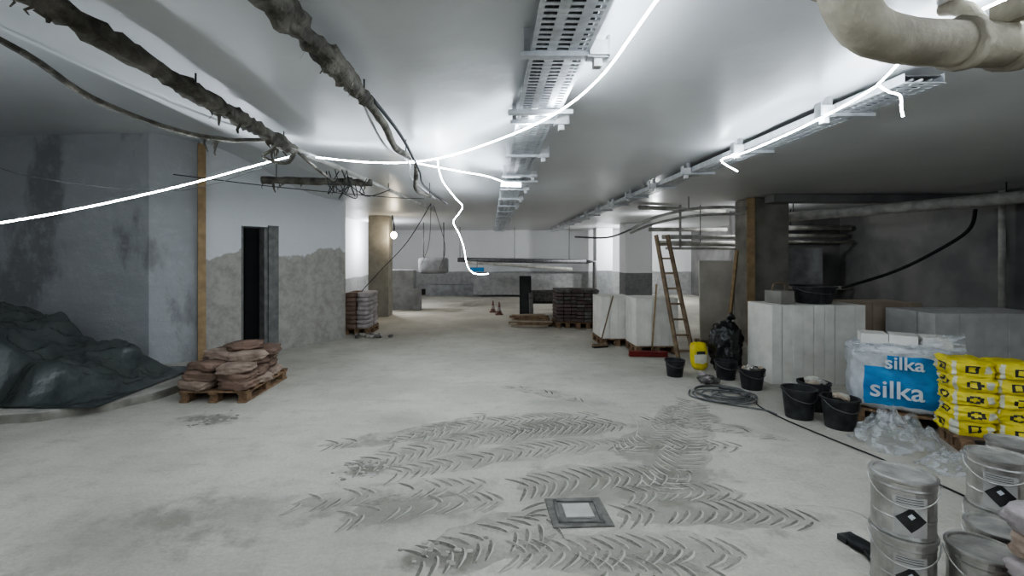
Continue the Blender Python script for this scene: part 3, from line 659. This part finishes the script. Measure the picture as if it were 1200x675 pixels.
YX, YY, YA = 4.16, 4.20, math.radians(-24)
b = B('pallet_of_yellow_sacks'); pallet(b, YX, YY, 1.2, 0.38)
for lay in range(5):
    for ci in range(4):
        k += 1
        ph = R.uniform(-.1, .1)
        def yf(x, y, z, ph=ph):
            if y < -.95 or x < -.95:
                u = (x if y < -.95 else y) + ph
                if ((u + .05) / .34) ** 2 + (z / .5) ** 2 < 1: return M_prbl if ((u + .05) / .18) ** 2 + (z / .28) ** 2 > 1 else M_yel
                if .45 < u < .85 and abs(z) < .5: return M_yelw
                if u < -.8: return M_yelw
            return M_yel
        b.bag((YX + .15 + 0.30 * ci + R.uniform(-.015, .015), YY + .19 + R.uniform(-.015, .015), 0.212 + lay * 0.132), (0.32, 0.37, 0.155), M_yel, 5, 14, 0.14, k, R.uniform(-.08, .08), matfn=yf)
b.spin(YX, YY, YA); b.done()
def film_heap(name, cx, cy, rx, ry, h, seed):
    b = B(name); vs = []; fs = []; N = 34
    for j in range(N + 1):
        for i in range(N + 1):
            u = -1 + 2 * i / N; v = -1 + 2 * j / N; d = math.sqrt(u * u + v * v)
            e = max(0, 1 - d ** 2.2 * 0.8 - .25 * noise.noise((u * 2, v * 2, seed)))
            z = h * e * (0.45 + 0.9 * abs(noise.noise((u * 2.3 + seed, v * 2.3, 1))) + 0.5 * abs(noise.noise((u * 5, v * 5, seed + 4))))
            vs.append((cx + rx * u * (1 - .25 * max(0, d - 1)) + .04 * noise.noise((u * 4, v * 4, 9)), cy + ry * v * (1 - .25 * max(0, d - 1)), 0.004 + max(z, 0)))
    for j in range(N):
        for i in range(N): a = j * (N + 1) + i; fs.append((a, a + 1, a + N + 2, a + N + 1))
    b.add(vs, fs, M_film, True); b.done()
film_heap('crumpled_plastic_sheet', 3.78, 4.36, 0.34, 0.26, 0.34, 3)
film_heap('crumpled_plastic_sheet', 3.90, 3.86, 0.34, 0.16, 0.18, 8)

def pail(b, x, y, z, r=0.138, h=0.30, ang=-2.3, label=True):
    b.lathe([(r * .97, 0), (r, 0.008), (r * .97, 0.02), (r * .97, h * .3), (r * .99, h * .32), (r * .97, h * .34), (r * .975, h * .80), (r * 1.0, h * .83), (r * .98, h * .86), (r * .99, h * .93), (r * 1.05, h * .95), (r * 1.05, h * .99), (r * .98, h)], (x, y, z), M_tin, 36, top=False)
    b.lathe([(r * .98, h), (r * .93, h - 0.001), (r * .91, h - 0.012), (r * .3, h - 0.010), (r * .05, h - 0.010)], (x, y, z), M_lid, 36, bot=False)
    rr = r * 1.06
    hp = []
    for i in range(9):
        a = ang - 1.5 + 3.0 * i / 8; hp.append((x + rr * math.cos(a) * 1.02, y + rr * math.sin(a) * 1.02, z + h * .9 - 0.10 * math.sin(math.pi * i / 8)))
    b.tube(hp, 0.004, M_tin, 6, sub=3)
    if label:
        rl = r * 0.985; rm = rl + 0.002
        def pt(a, zz, rad): return (x + rad * math.cos(ang + a), y + rad * math.sin(ang + a), z + zz)
        vs = []; n = 8; A = 0.50
        for i in range(n + 1):
            a = -A + .15 + 2 * A * i / n; vs += [pt(a, h * .08, rm), pt(a, h * .74, rm)]
        b.add(vs, [(2 * i, 2 * i + 2, 2 * i + 3, 2 * i + 1) for i in range(n)], M_label, True)
        def diamond(a0, zc, s, mt, rad):
            N = 6; vs = []
            for i in range(N + 1):
                u = -1 + 2 * i / N; hh = s * (1 - abs(u)); vs += [pt(a0 + u * s / r, zc - hh, rad), pt(a0 + u * s / r, zc + hh, rad)]
            b.add(vs, [(2 * i, 2 * i + 2, 2 * i + 3, 2 * i + 1) for i in range(N)], mt, True)
        diamond(0.15, h * .36, 0.064, M_prbl, rm + 0.002); diamond(0.15, h * .42, 0.016, M_wtext, rm + 0.004)
        for q in range(3):
            vs = []
            for i in range(5):
                a = -0.28 + 0.8 * i / 4; vs += [pt(a, h * (.62 + .04 * q), rm + 0.002), pt(a, h * (.63 + .04 * q), rm + 0.002)]
            b.add(vs, [(2 * i, 2 * i + 2, 2 * i + 3, 2 * i + 1) for i in range(4)], M_prbl, True)
for (x, y, z, a) in ((2.20, 2.50, 0, -2.2), (2.20, 2.50, 0.302, -2.2), (2.46, 2.34, 0, -2.2), (2.95, 2.72, 0.302, -2.5), (2.95, 2.72, 0, -2.5), (2.74, 2.52, 0, -2.3), (3.26, 2.9, 0, -2), (3.26, 2.9, 0.302, -2)):
    b = B('tin_pail'); pail(b, x, y, z, ang=a); b.done()
b = B('stack_of_plastic_sacks')
for lay in range(6):
    for (xx, yy) in ((2.50, 1.96), (2.98, 2.03)):
        k += 1; b.bag((xx + R.uniform(-.02, .02), yy, 0.055 + lay * 0.108), (0.46, 0.36, 0.125), M_sackg if lay % 2 else M_sack2, 4, 9, 0.12, k, R.uniform(-.1, .1))
b.done()
b = B('work_gloves')
b.bag((2.22, 2.80, 0.025), (0.11, 0.16, 0.05), M_rub, 3, 6, 0.2, 2, 0.2)
for i in range(4): b.tube([(2.19 + 0.022 * i, 2.74, 0.03), (2.17 + 0.024 * i, 2.69, 0.03), (2.17 + .024 * i, 2.655, 0.014)], 0.011, M_rub, 7)
b.tube([(2.26, 2.80, 0.03), (2.30, 2.76, 0.02)], 0.013, M_rub, 7); b.box((2.2, 2.88, 0.02), (0.1, 0.06, 0.035), M_base, 0.2); b.done()
b = B('floor_drain'); x, y = 0.60, 3.20
b.box((x, y, 0.004), (0.40, 0.36, 0.012), M_drain, 0.05)
for dx, dy, sx, sy in ((0, .13, .30, .025), (0, -.13, .30, .025), (.14, 0, .025, .28), (-.14, 0, .025, .28)): b.box((x + dx, y + dy, 0.013), (sx, sy, 0.016), M_rubble)
b.box((x, y, 0.014), (0.19, 0.17, 0.014), M_cover, 0.05); b.done(0.003)

# ------------------------------------------------------------------ tyre tracks: thin tread prints pressed in the dust
def track(b, path, w=0.28, pitch=0.078, keep=0.95, mt=M_trk, h=0.004):
    pts = [Vector((p[0], p[1], 0)) for p in path]; P = [pts[0]] + pts + [pts[-1]]; dense = []
    for i in range(1, len(pts)):
        for q in range(30):
            t = q / 30; p0, p1, p2, p3 = P[i - 1], P[i], P[i + 1], P[i + 2]
            dense.append(0.5 * ((2 * p1) + (p2 - p0) * t + (2 * p0 - 5 * p1 + 4 * p2 - p3) * t * t + (3 * p1 - p0 - 3 * p2 + p3) * t ** 3))
    track.z += 0.0002
    vs = []
    for i, p in enumerate(dense):
        T = (dense[min(i + 1, len(dense) - 1)] - dense[max(i - 1, 0)]).normalized(); S = Vector((-T.y, T.x, 0))
        tap = min(1, i / 20, (len(dense) - 1 - i) / 20)
        ww = w * (0.62 + 0.3 * noise.noise(p * 4)) * tap; vs += [p + S * ww + Vector((0, 0, track.z)), p - S * ww + Vector((0, 0, track.z))]
    b.add(vs, [(2 * i + 1, 2 * i + 3, 2 * i + 2, 2 * i) for i in range(len(dense) - 1)], M_scuff, True)
    acc = 0
    for a, c in zip(dense, dense[1:]):
        acc += (c - a).length
        if acc > pitch:
            acc = 0; T = (c - a).normalized(); S = Vector((-T.y, T.x, 0))
            fade = 0.7 + 0.8 * noise.noise(a * 3)
            for sg in (-1, 1):
                if R.random() > keep * min(1, fade + .35): continue
                vs = []; n = 8; L0 = R.uniform(0.0, 0.08); L1 = R.uniform(0.85, 1.1); off = 0.5 * pitch if sg > 0 else 0
                jx = R.uniform(-.005, .005)
                for i in range(n + 1):
                    u = L0 + (L1 - L0) * i / n; ctr = a + T * (off + jx) + S * sg * w * 0.5 * u - T * 0.12 * u ** 1.6
                    wd = 0.024 * (math.sin(math.pi * (0.08 + 0.84 * i / n)) ** 0.6) * R.uniform(.85, 1.15)
                    hh = track.z + h * math.sin(math.pi * (0.08 + 0.84 * i / n))
                    vs += [ctr + T * wd + Vector((0, 0, track.z + .0004)), ctr + T * wd * .3 + Vector((0, 0, hh)), ctr - T * wd + Vector((0, 0, track.z + 0.0004))]
                fs = []; ms = []
                m2 = mt if R.random() < .75 else (M_trk if mt is M_trkd else M_trkd)
                for i in range(n): q = 3 * i; fs += [(q, q + 1, q + 4, q + 3), (q + 1, q + 2, q + 5, q + 4)]; ms += [M_mark, m2]  # dusty lug: pale flank and dark flank paint its light and shade
                b.add(vs, fs, ms, False)
track.z = 0.0010
b = B('tyre_tracks')
track(b, [(-1.15, 3.85), (-0.75, 4.15), (-0.1, 4.5), (0.7, 4.72), (1.45, 4.85)], 0.32)
track(b, [(-0.95, 4.35), (-0.3, 4.8), (0.5, 5.05), (1.2, 5.15)], 0.28)
track(b, [(-0.8, 3.75), (-0.1, 4.05), (0.6, 4.3), (1.5, 4.35), (2.3, 4.3)], 0.28, keep=.85)
track(b, [(-0.45, 2.66), (0.0, 2.9), (0.35, 3.1), (0.4, 3.3)], 0.34, mt=M_trkd)
track(b, [(0.2, 3.52), (0.6, 3.66), (1.0, 3.72), (1.65, 3.78)], 0.36, mt=M_trkd, keep=1)
track(b, [(0.85, 3.16), (1.3, 3.22), (1.75, 3.2), (2.15, 3.08)], 0.30, mt=M_trkd)
track(b, [(0.9, 3.42), (1.4, 3.5), (1.9, 3.45)], 0.28)
track(b, [(2.45, 5.7), (2.2, 5.1), (1.9, 4.5), (1.58, 3.95), (1.2, 3.45)], 0.36, mt=M_trkd)
track(b, [(2.15, 5.5), (1.9, 4.95), (1.5, 4.5), (1.1, 4.1)], 0.28, keep=.8)
track(b, [(0.1, 2.75), (0.6, 2.78), (1.1, 2.80), (1.5, 2.72)], 0.30)
track(b, [(0.5, 2.62), (0.9, 2.58), (1.3, 2.5)], 0.28, keep=.8)
track(b, [(-1.4, 3.3), (-0.6, 3.5), (0.0, 3.6)], 0.28, keep=.6)
track(b, [(-1.0, 3.1), (-0.5, 3.3), (0.1, 3.35)], 0.28, keep=.5)
track(b, [(-1.6, 4.3), (-0.8, 4.6), (0.0, 5.2)], 0.26, keep=.45)
track(b, [(0.2, 4.70), (0.7, 4.82), (1.3, 4.92)], 0.32, keep=1, mt=M_trkd)
track(b, [(0.2, 6.3), (0.7, 6.0), (1.1, 5.6)], 0.24, keep=.5)
track(b, [(1.6, 5.0), (2.3, 4.8), (2.9, 4.4)], 0.26, keep=.55)
for arc in ([(0.6, 6.0), (1.0, 5.7), (1.25, 5.2), (1.2, 4.8)], [(0.9, 6.1), (1.4, 5.6), (1.55, 5.0), (1.4, 4.5)], [(-0.5, 6.4), (0.3, 6.5), (1.2, 6.3)], [(2.0, 3.3), (2.5, 3.2), (2.4, 2.6)]):
    b.tube([(p[0], p[1], -0.003) for p in arc], 0.008, M_mark, 6, sub=10, wob=.6)
b.done()
b = B('dust_clods')
for i in range(110):
    k += 1; cx, cy = R.choice([(-1.0, 3.85), (-.25, 2.75), (-3, 5.0), (-3.0, 5.05), (-1, 3.85)])
    s2 = R.uniform(.010, .026); b.bag((cx + R.gauss(0, .12), cy + R.gauss(0, .08), s2 * .1), (s2 * 2, s2 * 1.6, s2 * .6), M_mark if R.random() < .35 else M_mark2, 2.5, 2, .3, k, flat=True)
b.done()

# ------------------------------------------------------------------ world, camera, colour
w = bpy.data.worlds.new('world'); scene.world = w; w.use_nodes = True
w.node_tree.nodes['Background'].inputs[0].default_value = (0.6, 0.65, 0.7, 1); w.node_tree.nodes['Background'].inputs[1].default_value = 0.05
cam = bpy.data.cameras.new('camera'); co = bpy.data.objects.new('camera', cam); scene.collection.objects.link(co)
co.location = (0, 0, 1.75); co.rotation_euler = (math.pi / 2, 0, 0)
cam.sensor_width = 36; cam.lens = 16.5; cam.shift_x = 0.0217; cam.shift_y = -0.03125; cam.clip_start = 0.05
scene.camera = co
scene.view_settings.view_transform = 'AgX'
try: scene.view_settings.look = 'AgX - Medium High Contrast'
except Exception: pass
scene.view_settings.exposure = 0.25
